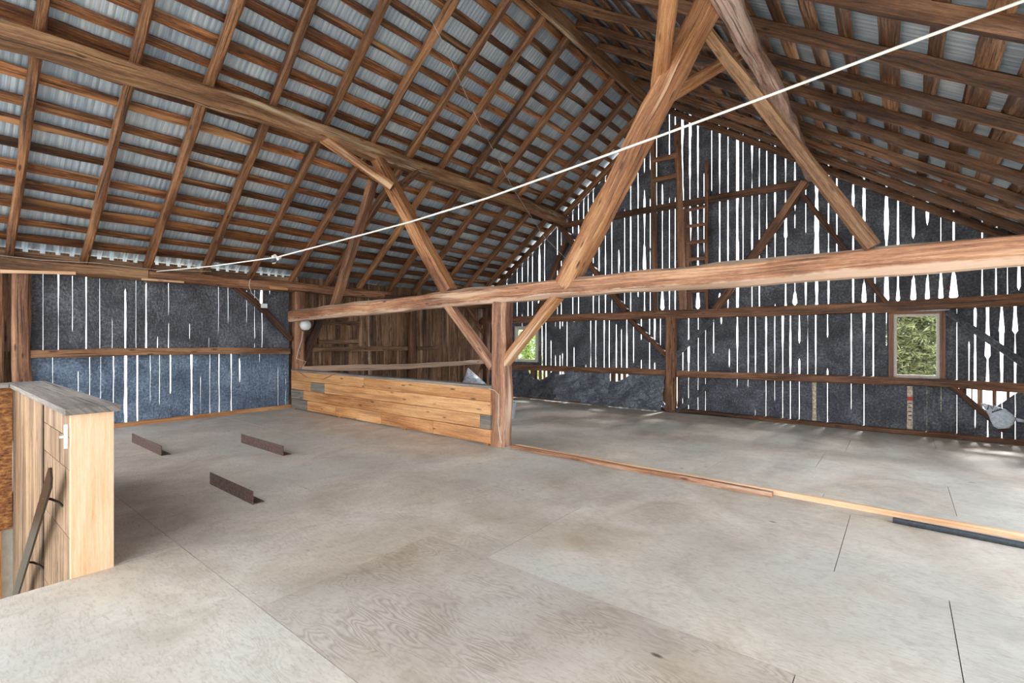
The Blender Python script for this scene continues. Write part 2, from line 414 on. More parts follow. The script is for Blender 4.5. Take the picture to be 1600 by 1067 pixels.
# ------------------------------------------------------------------ floor: plywood sheets, a lower deck beyond the cross frame, a stair opening
def make_floor():
    mb = MB(); tints = []
    rnd = random.Random(3)
    def sheet(x0, x1, y0, y1, z, dark=0.06, val=None):
        g = .0022
        x0 += g; x1 -= g; y0 += g; y1 -= g
        val = val if val else rnd.uniform(.93, 1.0)
        tn = (val, dark, rnd.random(), 1)
        zz = z + rnd.uniform(-.001, .001)
        q = [(x0, y0, zz), (x1, y0, zz), (x1, y1, zz), (x0, y1, zz)]
        mb.face(q, [(p[0], p[1]) for p in q]); tints.append(tn)
        lo = [(a, b, zz - .018) for a, b, _ in q]
        for i in range(4):
            j = (i + 1) % 4
            mb.face([q[i], lo[i], lo[j], q[j]], [(0, 0), (0, .02), (.2, .02), (.2, 0)]); tints.append(tn)
    rows = [(-2.5, -1.25), (-1.25, -.02), (-.02, 1.22), (1.22, 2.47), (2.47, 3.72), (3.72, 5.0)]
    offs = [0, .9, 1.7, .43, 2.27, .4]
    H = (-2.4, .63, 4.03, 6.75)        # stair opening
    for (x0, x1), o in zip(rows, offs):
        y = o - 2.44 * 3
        while y < YE:
            y0, y1 = max(y, YR), min(y + 2.42, YE)
            if y1 - y0 > .05:
                dark = .06
                val = None
                if x0 == 1.22 and abs(y - .43) < .1: dark, val = .62, .93
                elif rnd.random() < .3: dark = .25
                parts = [(x0, x1, y0, y1)]
                if x0 < H[1] and y1 > H[2] and y0 < H[3]:
                    parts = []
                    if y0 < H[2]: parts.append((x0, x1, y0, H[2]))
                    if y1 > H[3]: parts.append((x0, x1, H[3], y1))
                    if x1 > H[1]: parts.append((H[1], x1, max(y0, H[2]), min(y1, H[3])))
                for p in parts: sheet(*p, 0., dark, val)
            y += 2.42
    sheet(5.0, 5.22, YR, YE, 0., .1)
    x = 5.22; k = 0
    while x < XG:
        x1 = min(x + 1.22, XG); y = YR - 1.1 * (k % 3)
        while y < YE:
            y0, y1 = max(y, YR), min(y + 2.43, YE)
            if y1 > y0 + .02: sheet(x, x1, y0, y1, ZLOW, .06)
            y += 2.43
        x = x1; k += 1
    # joist deck under the sheets (dark in the seams), with the opening kept clear
    def slab(a, b):
        n = len(mb.f); mb.box(a, b); tints.extend([(.25, 1, .5, 1)] * (len(mb.f) - n))
    slab((-2.5, YR, -.2), (5.22, H[2] - .01, -.02)); slab((-2.5, H[3], -.2), (5.22, YE, -.02)); slab((H[1] + .01, H[2] - .01, -.2), (5.22, H[3], -.02))
    slab((5.22, YR, -.42), (XG, YE, ZLOW - .02))
    n = len(mb.f); mb.box((5.18, YR, ZLOW), (5.22, YE, -.02), 1); tints.extend([(.8, .3, .5, 1)] * (len(mb.f) - n))
    o = mb.build('floor', M['ply'])
    me = o.data
    ca = me.color_attributes.new('tint', 'FLOAT_COLOR', 'CORNER')
    k = 0
    for p, tn in zip(me.polygons, tints):
        for _ in p.loop_indices: ca.data[k].color = tn; k += 1
    tag(o, kind='structure')
make_floor()

# ------------------------------------------------------------------ roof sheets (the ceiling of the loft)
def make_ceiling():
    mb = MB(); per = .068; n = int((XG + .45 - XB) / (per / 4))
    for side in (1, -1):
        ye = YE + .38 if side > 0 else YR - .35
        nr = 6; P = []
        for i in range(n + 1):
            x = XB + i * per / 4
            dz = (.0, .004, .0, -.003)[i % 4] if (i // 4) % 8 else (.0, .010, .004, .0)[i % 4]
            row = []
            for j in range(nr + 1):
                y = RIDGE_Y + (ye - RIDGE_Y) * j / nr
                row.append((x, y, roof(y) + .235 + dz))
            P.append(row)
        mb.grid(P, lambda i, j: (i * per / 4, j * 1.2))
    o = mb.build('ceiling', M['roof'], sharp=12)
    so = o.modifiers.new('sheet thickness', 'SOLIDIFY'); so.thickness = .002; so.offset = 1
    tag(o, kind='structure')
make_ceiling()

# ------------------------------------------------------------------ outer walls: vertical boards with gaps; gap positions are surveyed
def yg(px, py=500): return at_x(px, py, XG).y
def xe(px, py=500): return at_y(px, py, YE).x
LOW_G = [770, 779, 788, 797, 806.5, 816, 827, 840, 847, 853, 861, 868, 875, 879, 886, 897, 907.5, 915.5, 923, 931, 944, 952, 963, 971, 979.5, 990, 1002, 1015, 1023, 1032, 1044, 1056, 1067, 1076, 1091, 1102.5, 1115, 1127, 1139.5, 1152,
         1169, 1180.5, 1197, 1210.5, 1223, 1235, 1249, 1262, 1274.5, 1293, 1308, 1330, 1350, 1364.5, 1385, 1405, 1425, 1448, 1470, 1495, 1514, 1523.5, 1543, 1565, 1586, 1606, 1627]
UP_G = [792, 800, 808, 816, 825, 832, 843, 851, 860, 871, 877, 886, 895, 904, 912, 919, 927, 936, 946, 956, 967, 976, 985.5, 997, 1007, 1016, 1026, 1035, 1046, 1055, 1066, 1078, 1090.5, 1100, 1112, 1124.5, 1137.5, 1152,
        1161, 1175, 1186.5, 1198, 1211, 1227.5, 1242, 1259, 1276, 1294.5, 1307.5, 1333, 1350, 1367, 1385, 1403, 1427, 1449, 1470, 1490, 1515, 1534.5, 1556, 1574, 1592, 1612, 1630]
WIDE_UP = {1007: 1.7, 1066: 1.9, 1078: 2., 1152: 2., 1276: 2.4, 1227.5: 1.3, 1294.5: 1.3, 1333: 1.3, 1385: 1.7, 1427: 1.7, 1449: 1.6, 843: 1.5, 1515: 1.6, 1124.5: 1.3, 1090.5: 1.3}
WIDE_LOW = {979.5: 1.5, 1023: 1.4, 1350: 1.3, 1543: 2., 1565: 1.6, 1586: 1.6, 1523.5: 1.4, 944: 1.1, 897: 1.3}
UPS = sorted((yg(p), WIDE_UP.get(p, random.uniform(.55, 1.1))) for p in UP_G)
LOWS = sorted((yg(p), WIDE_LOW.get(p, random.uniform(.6, 1.15))) for p in LOW_G)
LOWS = [(s_, w_ if s_ < yg(845) else .25) for s_, w_ in LOWS]
EAVE_UP = [40, 67, 91, 113, 134.5, 155.5, 175, 195.5, 212, 228, 246, 263, 281, 296, 311, 326, 341, 356, 371, 385, 397.5, 409, 421, 432, 443]
EAVE_LOW = [42, 82, 107, 122, 140, 157, 177, 196, 214, 234.5, 249, 266, 286, 299, 313, 327.5, 342, 361, 374, 391, 405, 420, 434, 446]
WE = {91: 1.4, 195.5: 1.1, 228: 1.1, 246: .5, 134.5: .8}
WEL = {196: 1.5, 214: 1.0, 299: 1.3, 266: 1.0, 177: 1., 342: .8, 374: .9, 361: .7}
EU = sorted((xe(p), WE.get(p, random.uniform(.1, .3))) for p in EAVE_UP)
EL = sorted((xe(p), WEL.get(p, random.uniform(.1, .28))) for p in EAVE_LOW)

BULGES = [(yg(a), z0, z1, ex) for a, z0, z1, ex in [(1242, 2.2, 2.45, .045), (1350, 2.2, 2.55, .04), (1385, 2.2, 2.95, .04), (1403, 2.2, 2.45, .03), (1427, 2.2, 2.6, .042), (1449, 2.2, 2.6, .032),
          (1470, 2.2, 2.6, .035), (1490, 2.2, 2.62, .06), (1035, 2.2, 2.6, .05), (1090.5, 2.2, 2.6, .05), (1543, 1.2, 1.9, .035), (1565, 1.6, 1.95, .035), (1586, 1.6, 1.95, .035),
          (1007, 3.2, 3.8, .045), (843, 2.5, 3.0, .05), (1227.5, 3.6, 4.2, .03), (1276, 3., 3.9, .05)]]
def slit_half(s, z, wid, base):
    """half width of the opening at height z: wavy and now and then closed"""
    v = noise.noise(Vector((s * 9.1, z * .9, 2.2))) * .55 + noise.noise(Vector((s * 7.3, z * 5.5, 8.2))) * .28
    h = base * wid * (1 + v * 1.3)
    c = noise.noise(Vector((s * 3.7, z * .75, 5.5)))
    if c < -.28 - .25 * (wid - 1) - (.3 if base > .01 and z < ZTIE and z > .6 else 0): h = 0
    if base < .01 and h > 0:                                  # the tarpaulin tears are spindle-shaped
        h *= max(0, 1.1 + 1.5 * noise.noise(Vector((s * 5.1, z * 1.3, 12.))))
    for bs, z0, z1, ex in BULGES:
        if abs(bs - s) < .02 and z0 < z < z1: h = max(h, ex * (1 - .6 * (z - z0) / (z1 - z0)))
    if base > .01 and z > ZTIE: h *= min(1, max(0, (roof(s) - z - .03) / .3))
    return max(h, .0)

def covering(name, slits, s0, s1, zlo, zhi, put, mat, base, label, wrinkle=.008, holes=None, open_k=None):
    """a sheet stapled over the boards: strips between slits, widths varying with height. put(s, z, d) -> point; zhi(s), zlo(s)"""
    mb = MB()
    inner = [q for q in slits if s0 + .02 < q[0] < s1 - .02]
    edges = [(s0, 0)] + inner + [(s1, 0)]
    for (a, wa), (b, wb) in zip(edges, edges[1:]):
        nz = max(2, int((max(zhi(a), zhi(b)) - min(zlo(a), zlo(b))) / .06))
        rows = []; uvs = []
        for i in range(nz + 1):
            t = i / nz; row = []; ur = []
            for j in range(4):
                f = j / 3
                # height of this column
                cc = a + (b - a) * f
                z = zlo(cc) + (zhi(cc) - zlo(cc)) * t
                la = a + (slit_half(a, z, wa, base) if wa else 0); lb = b - (slit_half(b, z, wb, base) if wb else 0)
                s = la + (lb - la) * f
                d = wrinkle * (noise.noise(Vector((s * 2.3, z * 1.7, 1))) * 2 + noise.noise(Vector((s * 7, z * 5, 4))) * .7)
                row.append(put(s, z, d)); ur.append((s, z))
            rows.append(row); uvs.append(ur)
        # drop quads in holes
        i0 = len(mb.v)
        for r_ in rows: mb.v += [Vector(p) for p in r_]
        for i in range(nz):
            for j in range(3):
                sm, zm = (uvs[i][j][0] + uvs[i + 1][j + 1][0]) / 2, (uvs[i][j][1] + uvs[i + 1][j + 1][1]) / 2
                if holes and any(hs0 < sm < hs1 and hz0 < zm < hz1 for hs0, hs1, hz0, hz1 in holes): continue
                k = i0 + i * 4 + j
                mb.f.append((k, k + 1, k + 5, k + 4)); mb.uv.append((uvs[i][j], uvs[i][j + 1], uvs[i + 1][j + 1], uvs[i + 1][j])); mb.sm.append(True)
    o = mb.build(name, mat, origin=put((s0 + s1) / 2, zlo((s0 + s1) / 2), 0), sharp=60)
    return tag(o, label, 'wall covering')

def boards(mb, slits, s0, s1, zlo, zhi, put, gap, depth, holes=()):
    edges = [s0] + [q[0] for q in slits if s0 + .03 < q[0] < s1 - .03] + [s1]
    for a, b in zip(edges, edges[1:]):
        wide = lambda q: max([gap] + [ex + .025 for bs, _0, _1, ex in BULGES if abs(bs - q) < .02 and s1 > 9 and s0 < 0])
        a2, b2 = a + wide(a), b - wide(b)
        if b2 - a2 < .01: continue
        segs = [(zlo, None)]
        hs = sorted((hz0, hz1) for h0, h1, hz0, hz1 in holes if h0 < (a + b) / 2 < h1)
        cuts = []; z = zlo
        for z0, z1 in hs:
            if z0 > z: cuts.append((z, z0, z, z0))
            z = max(z, z1)
        ta, tb = zhi(a2), zhi(b2)
        if min(ta, tb) > z: cuts.append((z, ta, z, tb))
        for za0, za1, zb0, zb1 in cuts:
            q = [put(a2, za0, 0), put(b2, zb0, 0), put(b2, zb1, 0), put(a2, za1, 0)]
            r = [put(a2, za0, depth), put(b2, zb0, depth), put(b2, zb1, depth), put(a2, za1, depth)]
            off = random.random() * 9
            uvq = [(za0, a2 + off), (zb0, b2 + off), (zb1, b2 + off), (za1, a2 + off)]
            mb.face(q, uvq); mb.face(list(reversed(r)), list(reversed(uvq)))
            for i in range(4):
                j = (i + 1) % 4; mb.face([q[i], r[i], r[j], q[j]], [(uvq[i][0], off), (uvq[i][0], off + .02), (uvq[j][0], off + .02), (uvq[j][0], off)])

WIN_R = (at_x(1473, 594, XG).y, at_x(1392, 490, XG).y, .76, 1.96)     # y0, y1, z0, z1
WIN_L = (at_x(841, 567, XG).y, at_x(806, 510, XG).y, .80, 1.82)
WHOLES = [WIN_R, WIN_L]
gput = lambda dx: (lambda s, z, d: (XG + dx - abs(d) if dx <= 0 else XG + dx + d, s, z))
eput = lambda dy: (lambda s, z, d: (s, YE + dy - abs(d) if dy <= 0 else YE + dy + d, z))
ZTIE = 2.10
mb = MB()
LOWS2 = [q for q in LOWS]
boards(mb, LOWS, YR, YE, -.45, lambda s: ZTIE, gput(.012), .03, .016, WHOLES)
boards(mb, UPS, YR, YE, ZTIE, lambda s: roof(s) + (.23 if s < RIDGE_Y else .03), gput(.012), .03, .016)
tag(mb.build('wall_far', M['barn_board']), kind='structure')
# left eave wall: boards over its whole length; tight behind the tarpaulin, gapped in the bare brown part
mb = MB()
rb = random.Random(11)
brown = []; x = 5.45
while x < XG - .1: brown.append((x, 1)); x += rb.choice([.13, .16, .19, .21, .24])
boards(mb, EU, .3, 5.3, 1.3, lambda s: 2.83, eput(.02), .03, .022)
boards(mb, EL, .3, 5.3, -.45, lambda s: 1.3, eput(.02), .03, .022)
edges = [5.3] + [b[0] for b in brown] + [XG]
for k, (a, b) in enumerate(zip(edges, edges[1:])):
    g = rb.choice([.0015, .002, .003, .0015, .006, .009]) 
    y = YE + .0 + rb.uniform(0, .014)
    mbx = (a + g, y + .03, -.45); mby = (b - g, y + .052, 2.83)
    off = rb.random() * 7
    n0 = len(mb.uv); mb.box(mbx, mby, 2)
    for q in range(n0, len(mb.uv)): mb.uv[q] = [(u_ + off, v_ + off) for u_, v_ in mb.uv[q]]
mb.box((XB, YE + .004, 2.62), (5.3, YE + .016, 2.79), 0)
tag(mb.build('wall_left', M['barn_board']), kind='structure')

# unseen right eave wall shading the far bay; nearer length left open for light
mb = MB()
for xa, xb_ in ((8.4, XG),):
    x = xa
    while x < xb_ - .02:
        w_ = min(rb.uniform(.16, .26), xb_ - x)
        mb.box((x + .004, YR - .05, -.45), (x + w_ - .004, YR - .028, 2.8), 2); x += w_
tag(mb.build('wall_right', M['barn_board']), kind='structure')

# coverings on the gable
covering('landscape_fabric', UPS, YR + .1, 9.9, lambda s: ZTIE, lambda s: roof(s) + (.232 if s < RIDGE_Y else .0), gput(0.), M['felt'], .0095,
         'black fabric covering the far gable above its tie beam, slit by bright board gaps')
covering('landscape_fabric', LOWS, YR + .1, YE - .9, lambda s: .66, lambda s: ZTIE, gput(0.), M['felt'], .0085,
         'black fabric band on the far gable between the tie beam and the lower girt', holes=WHOLES)
LR = [(s, w * .28) for s, w in LOWS if s < 4.1]
covering('landscape_fabric', LR, YR + .1, 4.1, lambda s: ZLOW + .03, lambda s: .66 - (.42 * max(0, 1 - abs(s + 1.12) / .42) if s < -.7 else 0), gput(-.005), M['felt'], .0125,
         'dark fabric below the lower girt, right of the far gable post', wrinkle=.02)
# coverings on the left wall
covering('tarpaulin', EU, at_y(48, 500, YE).x, at_y(451, 500, YE).x, lambda s: 1.28, lambda s: 2.52, eput(0.), M['felt'], .0065,
         'dark grey tarpaulin on the left wall above the middle rail', wrinkle=.012)
covering('tarpaulin', EL, at_y(48, 580, YE).x, at_y(451, 580, YE).x, lambda s: .06, lambda s: 1.28, eput(0.), M['felt_blue'], .0075,
         'blue-grey tarpaulin on the left wall below the middle rail', wrinkle=.02)

# crumpled sheets at the foot of the gable, left of its post
def drape(name, y0, y1, ztop, zbot, mat, label, folds, d0=-.06, seed=1., x=XG):
    mb = MB(); ny, nz = int(abs(y1 - y0) / .035), 26
    rows = []
    for i in range(ny + 1):
        f = i / ny; y = y0 + (y1 - y0) * f; row = []
        zt, zb = ztop(f), zbot(f)
        for j in range(nz + 1):
            g = j / nz; z = zb + (zt - zb) * g
            v = Vector((y * 2.2 + g * folds, z * 1.6 - f * 2, seed))
            d = noise.noise(v) * .22 * (1 - g * .6) - (1 - abs(noise.noise(v * 1.9))) ** 4 * .10 * (1 - g * .3) - (1 - abs(noise.noise(v * 4.3 + Vector((g * 2, f * 5, 0))))) ** 5 * .045 + noise.noise(v * 9) * .012
            row.append((min(x + d0 - .16 * (1 - g) + d, x - .012 - .16 * (1 - g)), y, z))
        rows.append(row)
    mb.grid(rows, lambda i, j: (i * .035, j * .035))
    o = mb.build(name, mat, origin=((x - .05), (y0 + y1) / 2, zbot(.5)), sharp=80)
    so = o.modifiers.new('cloth thickness', 'SOLIDIFY'); so.thickness = .003
    return tag(o, label, 'wall covering')
def dip(f, c, w, d): return d * max(0, 1 - ((f - c) / w) ** 2)
ya, yb, yc, yd = yg(765), yg(877), yg(957), yg(1041)
drape('crumpled_sheeting', yb, 9.9, lambda f: .60 - dip(f, .28, .2, .30), lambda f: ZLOW + .05, M['felt'],
      'black sheeting sagging open under the girt, below the left gable window', 1.2, seed=2.)
drape('crumpled_sheeting', yc, yb + .1, lambda f: .60 - dip(f, .95, .2, .12), lambda f: ZLOW + .02 + .04 * f, M['felt_grey'],
      'shiny crumpled grey sheeting at the gable foot, middle of the sheets left of the post', 2.4, -.09, 5.)
drape('crumpled_sheeting', yd, yc + .15, lambda f: .60 - dip(f, .85, .3, .22), lambda f: ZLOW + .02, M['felt_grey'],
      'crumpled grey sheeting at the gable foot, next to the left of the post', 3.1, -.07, 9.)
# narrow sheeting gap showing pale house wrap in the lower right panel
def strip(name, y0, y1, z0, z1, x, mat, label, cat, jag=.012):
    mb = MB(); n = 14; rows = []
    for i in range(n + 1):
        z = z0 + (z1 - z0) * i / n
        e = jag * noise.noise(Vector((z * 6, y0, 3))); e2 = jag * noise.noise(Vector((z * 5, y1, 8)))
        rows.append([(x, y0 + e, z), (x, y1 + e2, z)])
    mb.grid(rows, lambda i, j: (i * .05, j * .05))
    o = mb.build(name, mat, origin=(x, y0, z0)); so = o.modifiers.new('thickness', 'SOLIDIFY'); so.thickness = .004
    return tag(o, label, cat)
strip('house_wrap_strip', yg(1275.5), yg(1269.5), -.18, .6, XG - .03, M['cream'], 'thin cream torn strip in the fabric, below girt and left of the right window', 'wall covering')
hw = empty('house_wrap_strip', (XG - .035, yg(1421), ZLOW), 'pale printed strip with a red mark in the fabric, below the right window', 'wall covering')
s_ = strip('strip', yg(1426), yg(1417), -.16, .62, XG - .035, M['cream'], None, None); s_.parent = hw; s_.location = s_.location - hw.location
mb = MB(); mb.box((XG - .043, yg(1426), .36), (XG - .041, yg(1417), .43)); mb.build('red_mark', M['red_ink'], hw)
for k in range(5):
    mb = MB(); z = .30 - k * .075; mb.box((XG - .043, yg(1424), z), (XG - .041, yg(1419), z + .018)); mb.build('print_mark', M['ink'], hw)

def translucent():
    t = NT('sunlit house wrap', .6)
    d = t.node('ShaderNodeBsdfDiffuse'); d.inputs['Color'].default_value = (.8, .84, .9, 1)
    r_ = t.node('ShaderNodeBsdfTranslucent'); r_.inputs['Color'].default_value = (.85, .88, .95, 1)
    m_ = t.node('ShaderNodeMixShader'); m_.inputs[0].default_value = .6
    t.link(d.outputs[0], m_.inputs[1]); t.link(r_.outputs[0], m_.inputs[2]); t.link(m_.outputs[0], t.n['Material Output'].inputs['Surface'])
    return t.m
M['wrap_lit'] = translucent()
pw = empty('printed_wrap', (XG + .004, yg(1493), 2.18), 'bright patch of printed house wrap showing through the fabric, up right of the right window', 'wall covering')
mb = MB(); mb.face([at_x(p, q, XG + .004) for p, q in [(1484, 470), (1502, 470), (1498, 418), (1487, 418)]], [(0, 0), (.2, 0), (.2, .5), (0, .5)]); mb.build('wrap', M['wrap_lit'], pw)
for cx_, cy_, rx, ry, m_ in ((1487, 433, 4.5, 3, 'ink'), (1486, 447, 6.5, 6, 'ink'), (1485, 448, 4.2, 4, 'red_ink'), (1484.5, 448.5, 2.2, 2.2, 'ink')):
    tube('print_mark', [at_x(cx_ + rx * cos(a), cy_ + ry * sin(a), XG - .03) for a in [2 * pi * k / 14 - .6 for k in range(13)]], .004, M[m_], pw)

# ------------------------------------------------------------------ windows
def window(n, y0, y1, z0, z1, fw):
    w = empty('window_%d' % n, (XG, (y0 + y1) / 2, z0), None, None); w['kind'] = 'structure'
    x0, x1 = XG - .05, XG + .07
    mb = MB()
    mb.box((x0, y0 - fw, z0 - fw * .5), (x1, y0, z1 + fw), 2); mb.box((x0, y1, z0 - fw * .5), (x1, y1 + fw, z1 + fw), 2)
    mb.box((x0, y0, z1), (x1, y1, z1 + fw), 1); mb.box((x0 - .03, y0 - fw, z0 - fw * .5), (x1, y1 + fw, z0), 1)
    mb.build('window_frame', M['casing'] if n == 1 else M['sash'], w)
    s = .045
    mb = MB(); a, b = XG - .01, XG + .04
    mb.box((a, y0, z0), (b, y0 + s, z1), 2); mb.box((a, y1 - s, z0), (b, y1, z1), 2); mb.box((a, y0 + s, z1 - s), (b, y1 - s, z1), 1); mb.box((a, y0 + s, z0), (b, y1 - s, z0 + s), 1)
    sa = mb.build('sash', M['sash'], w)
    mb = MB(); mb.box((XG + .012, y0 + s, z0 + s), (XG + .016, y1 - s, z1 - s)); g = mb.build('pane', M['glass'], w)
    return w
window(1, WIN_R[0] + .04, WIN_R[1] - .04, WIN_R[2] + .02, WIN_R[3] - .03, .075)
window(2, WIN_L[0] + .05, WIN_L[1] - .05, WIN_L[2] + .02, WIN_L[3] - .04, .06)
strip('house_wrap_strip', yg(1484), yg(1384), 1.975, 2.035, XG - .12, M['white_sheet'], 'torn white flap under the tie beam, right above the right gable window', 'wall covering', .03)

# ------------------------------------------------------------------ cross frame at XT
T = lambda px, py, x=XT: at_x(px, py, x)
timber('tie_beam', [(XT, 10.2, 1.96), (XT, 8.2, 2.02), (XT, 6.2, 2.06), (XT, 4.1, 2.11), (XT, 2.4, 2.13), (XT, 1.0, 2.125), (XT, -.3, 2.145), (XT, YR, 2.13)],
       .23, .235, M['tie'], amp=.012, seg=.15, label='long hewn tie beam crossing the loft at head height, pale waney lower edge', cat='beam')
timber('centre_post', [(5.17, 4.365, ZLOW), (5.17, 4.345, 1.0), (5.17, 4.33, 2.02)], .25, .24, M['post'], up=(1, 0, 0), amp=.014, seg=.12, ch=.2,
       label='stout peeled post under the tie beam, at the end of the plank half wall', cat='post')
timber('knee_brace', [T(698, 472), T(772, 574)], .12, .15, M['post'], amp=.006, up=(1, 0, 0), label='knee brace from the centre post up left to the tie beam', cat='brace')
timber('knee_brace', [T(872, 462), T(784, 574)], .12, .16, M['strut'], amp=.006, up=(1, 0, 0), label='knee brace from the centre post up right to the tie beam', cat='brace')
SLT = at_y(588, 246, 7.25)
timber('canted_strut', [T(703, 458), SLT], .20, .22, M['strut'], up=(1, 0, 0), amp=.012, label='leaning hewn strut from the tie beam to the left roof purlin', cat='strut')
SRT = Vector((4.78, 1.40, 4.74))
timber('canted_strut', [T(884, 446), SRT], .235, .24, M['strut'], up=(1, 0, 0), amp=.014, label='heavy orange leaning strut from the tie beam to the right roof purlin', cat='strut')
timber('outer_strut', [T(520, 486, 5.25), T(583, 283, 5.3)], .14, .16, M['brace'], up=(1, 0, 0), label='straight brown strut rising from the left end of the tie beam', cat='strut')
timber('outer_strut', [T(1364, 386, 5.06), T(1102, 48, 4.95)], .12, .13, M['purlin'], up=(1, 0, 0), amp=.004, label='grey-brown plank strut running down right from the heavy strut to the tie beam', cat='strut')
timber('purlin_brace', [at_y(500, 214, 7.2), T(612, 292, 5.05)], .13, .13, M['strut'], label='short orange brace left of the leaning left strut, under the purlin', cat='brace')
timber('purlin_brace', [at_y(660, 262, 7.2), T(614, 300, 5.3)], .11, .12, M['brace'], label='short brown brace right of the leaning left strut, under the purlin', cat='brace')
timber('purlin_brace', [at_y(1049, -30, 1.55), T(1028, 148, 5.0)], .16, .16, M['strut'], up=(0, 1, 0), label='upright orange brace joining the heavy strut near the top of the picture', cat='brace')
timber('purlin_brace', [at_y(1162, 80, 1.45), T(1040, 155, 5.25)], .13, .13, M['strut'], label='orange brace rising right from the heavy strut to the right purlin', cat='brace')
# ------------------------------------------------------------------ purlins, ridge board, wall plates
timber('roof_purlin', [(XB, 7.32, 4.65), (.6, 7.30, 4.665), (1.5, 7.27, 4.69), (3.1, 7.2, 4.75), (6., 7.2, 4.735), (8.9, 7.18, 4.75), (11.4, 7.2, 4.71)],
       .22, .24, M['purlin'], amp=.014, seg=.2, label='long hewn purlin carrying the left roof slope', cat='purlin')
timber('roof_purlin', [(XB, 1.28, 4.66), (4.8, 1.28, 4.665), (7.1, 1.28, 4.67), (11.4, 1.42, 4.76)], .18, .20, M['pale_hewn'], amp=.014, seg=.2,
       label='pale hewn purlin carrying the right roof slope', cat='purlin')
timber('ridge_board', [(XB, RIDGE_Y, 6.80), (11.4, RIDGE_Y, 6.80)], .06, .30, M['purlin'], amp=.006, seg=.4, label='ridge board along the peak of the roof', cat='beam')
timber('wall_plate', [(XB, 10.12, 2.57), (2.55, 10.12, 2.575)], .2, .2, M['purlin'], amp=.012, label='brown wall plate on the left wall, nearer length beside the stair wall', cat='beam')
timber('wall_plate', [(2.56, 10.12, 2.57), (7.6, 10.12, 2.57)], .19, .19, M['brace'], amp=.012, label='brown wall plate above the dark tarpaulin, middle length', cat='beam')
timber('wall_plate', [(7.4, 10.1, 2.50), (11.4, 10.1, 2.50)], .19, .2, M['dark'], amp=.01, label='dark wall plate length in the far left corner above the bare boards', cat='beam')
timber('wall_plate', [(XB, YR + .1, 2.72), (11.4, YR + .1, 2.72)], .2, .2, M['purlin'], amp=.01, seg=.4, label='wall plate under the right eave', cat='beam')
timber('pale_batten', [at_y(0, 424, 10.0), at_y(118, 427, 10.0)], .03, .05, M['fresh'], amp=.004, label='pale split edge batten under the wall plate beside the stair wall', cat='batten')
timber('pale_batten', [at_y(221, 436, 10.0), at_y(287, 441, 10.0)], .03, .035, M['fresh'], amp=.004, label='short pale batten under the wall plate, above the tarpaulin', cat='batten')
timber('pale_batten', [at_y(421, 449, 10.0), at_y(449, 452, 10.0)], .03, .05, M['pine'], amp=.004, label='short pale batten under the wall plate, left of the corner post', cat='batten')

# ------------------------------------------------------------------ rafters
RAFT_L = [(-.75, -.7), (.08, .1), (.918, .88), (1.756, 1.66), (2.588, 2.49), (3.478, 3.18), (4.29, 4.07), (5.141, 5.0), (5.973, 5.8), (6.827, 6.56), (7.731, 7.32), (8.507, 8.15), (9.32, 9.06), (10.2, 9.88), (10.98, 10.7), (11.36, 11.36)]
nL = len(RAFT_L)
for k, (xb, xt) in enumerate(RAFT_L):
    yb_, yt_ = YE + .3, RIDGE_Y + .05
    dz = .07
    lw = random.uniform(.095, .12)
    timber('roof_rafter', [(xb, yb_, roof(yb_) + dz), ((xb + xt) / 2 + random.uniform(-.03, .03), (yb_ + yt_) / 2, roof((yb_ + yt_) / 2) + dz), (xt, yt_, roof(yt_) + dz)],
           lw, .14, M['rafter'] if k % 3 else M['rafter_sawn'], amp=.008, seg=.3, ch=.22,
           label='brown rafter on the left roof slope, %s from the far gable' % ORD[nL - 1 - k], cat='rafter', group='rafters of the left roof slope')
RAFT_R = [-.1, .75, 1.55, 2.35, 3.2, 4.0, 4.78, 5.68, 6.5, 7.28, 8.05, 8.9, 9.7, 10.5, 11.34]
nR = len(RAFT_R)
for k, x in enumerate(RAFT_R):
    yb_, yt_ = YR - .3, RIDGE_Y - .05
    timber('roof_rafter', [(x, yb_, roof(yb_) + .085), (x + random.uniform(-.03, .03), (yb_ + yt_) / 2, roof((yb_ + yt_) / 2) + .085), (x, yt_, roof(yt_) + .085)],
           random.uniform(.09, .11), .13, M['rafter_shaded'], amp=.008, seg=.3, ch=.18,
           label='brown rafter on the right roof slope, %s from the far gable' % ORD[nR - 1 - k], cat='rafter', group='rafters of the right roof slope')

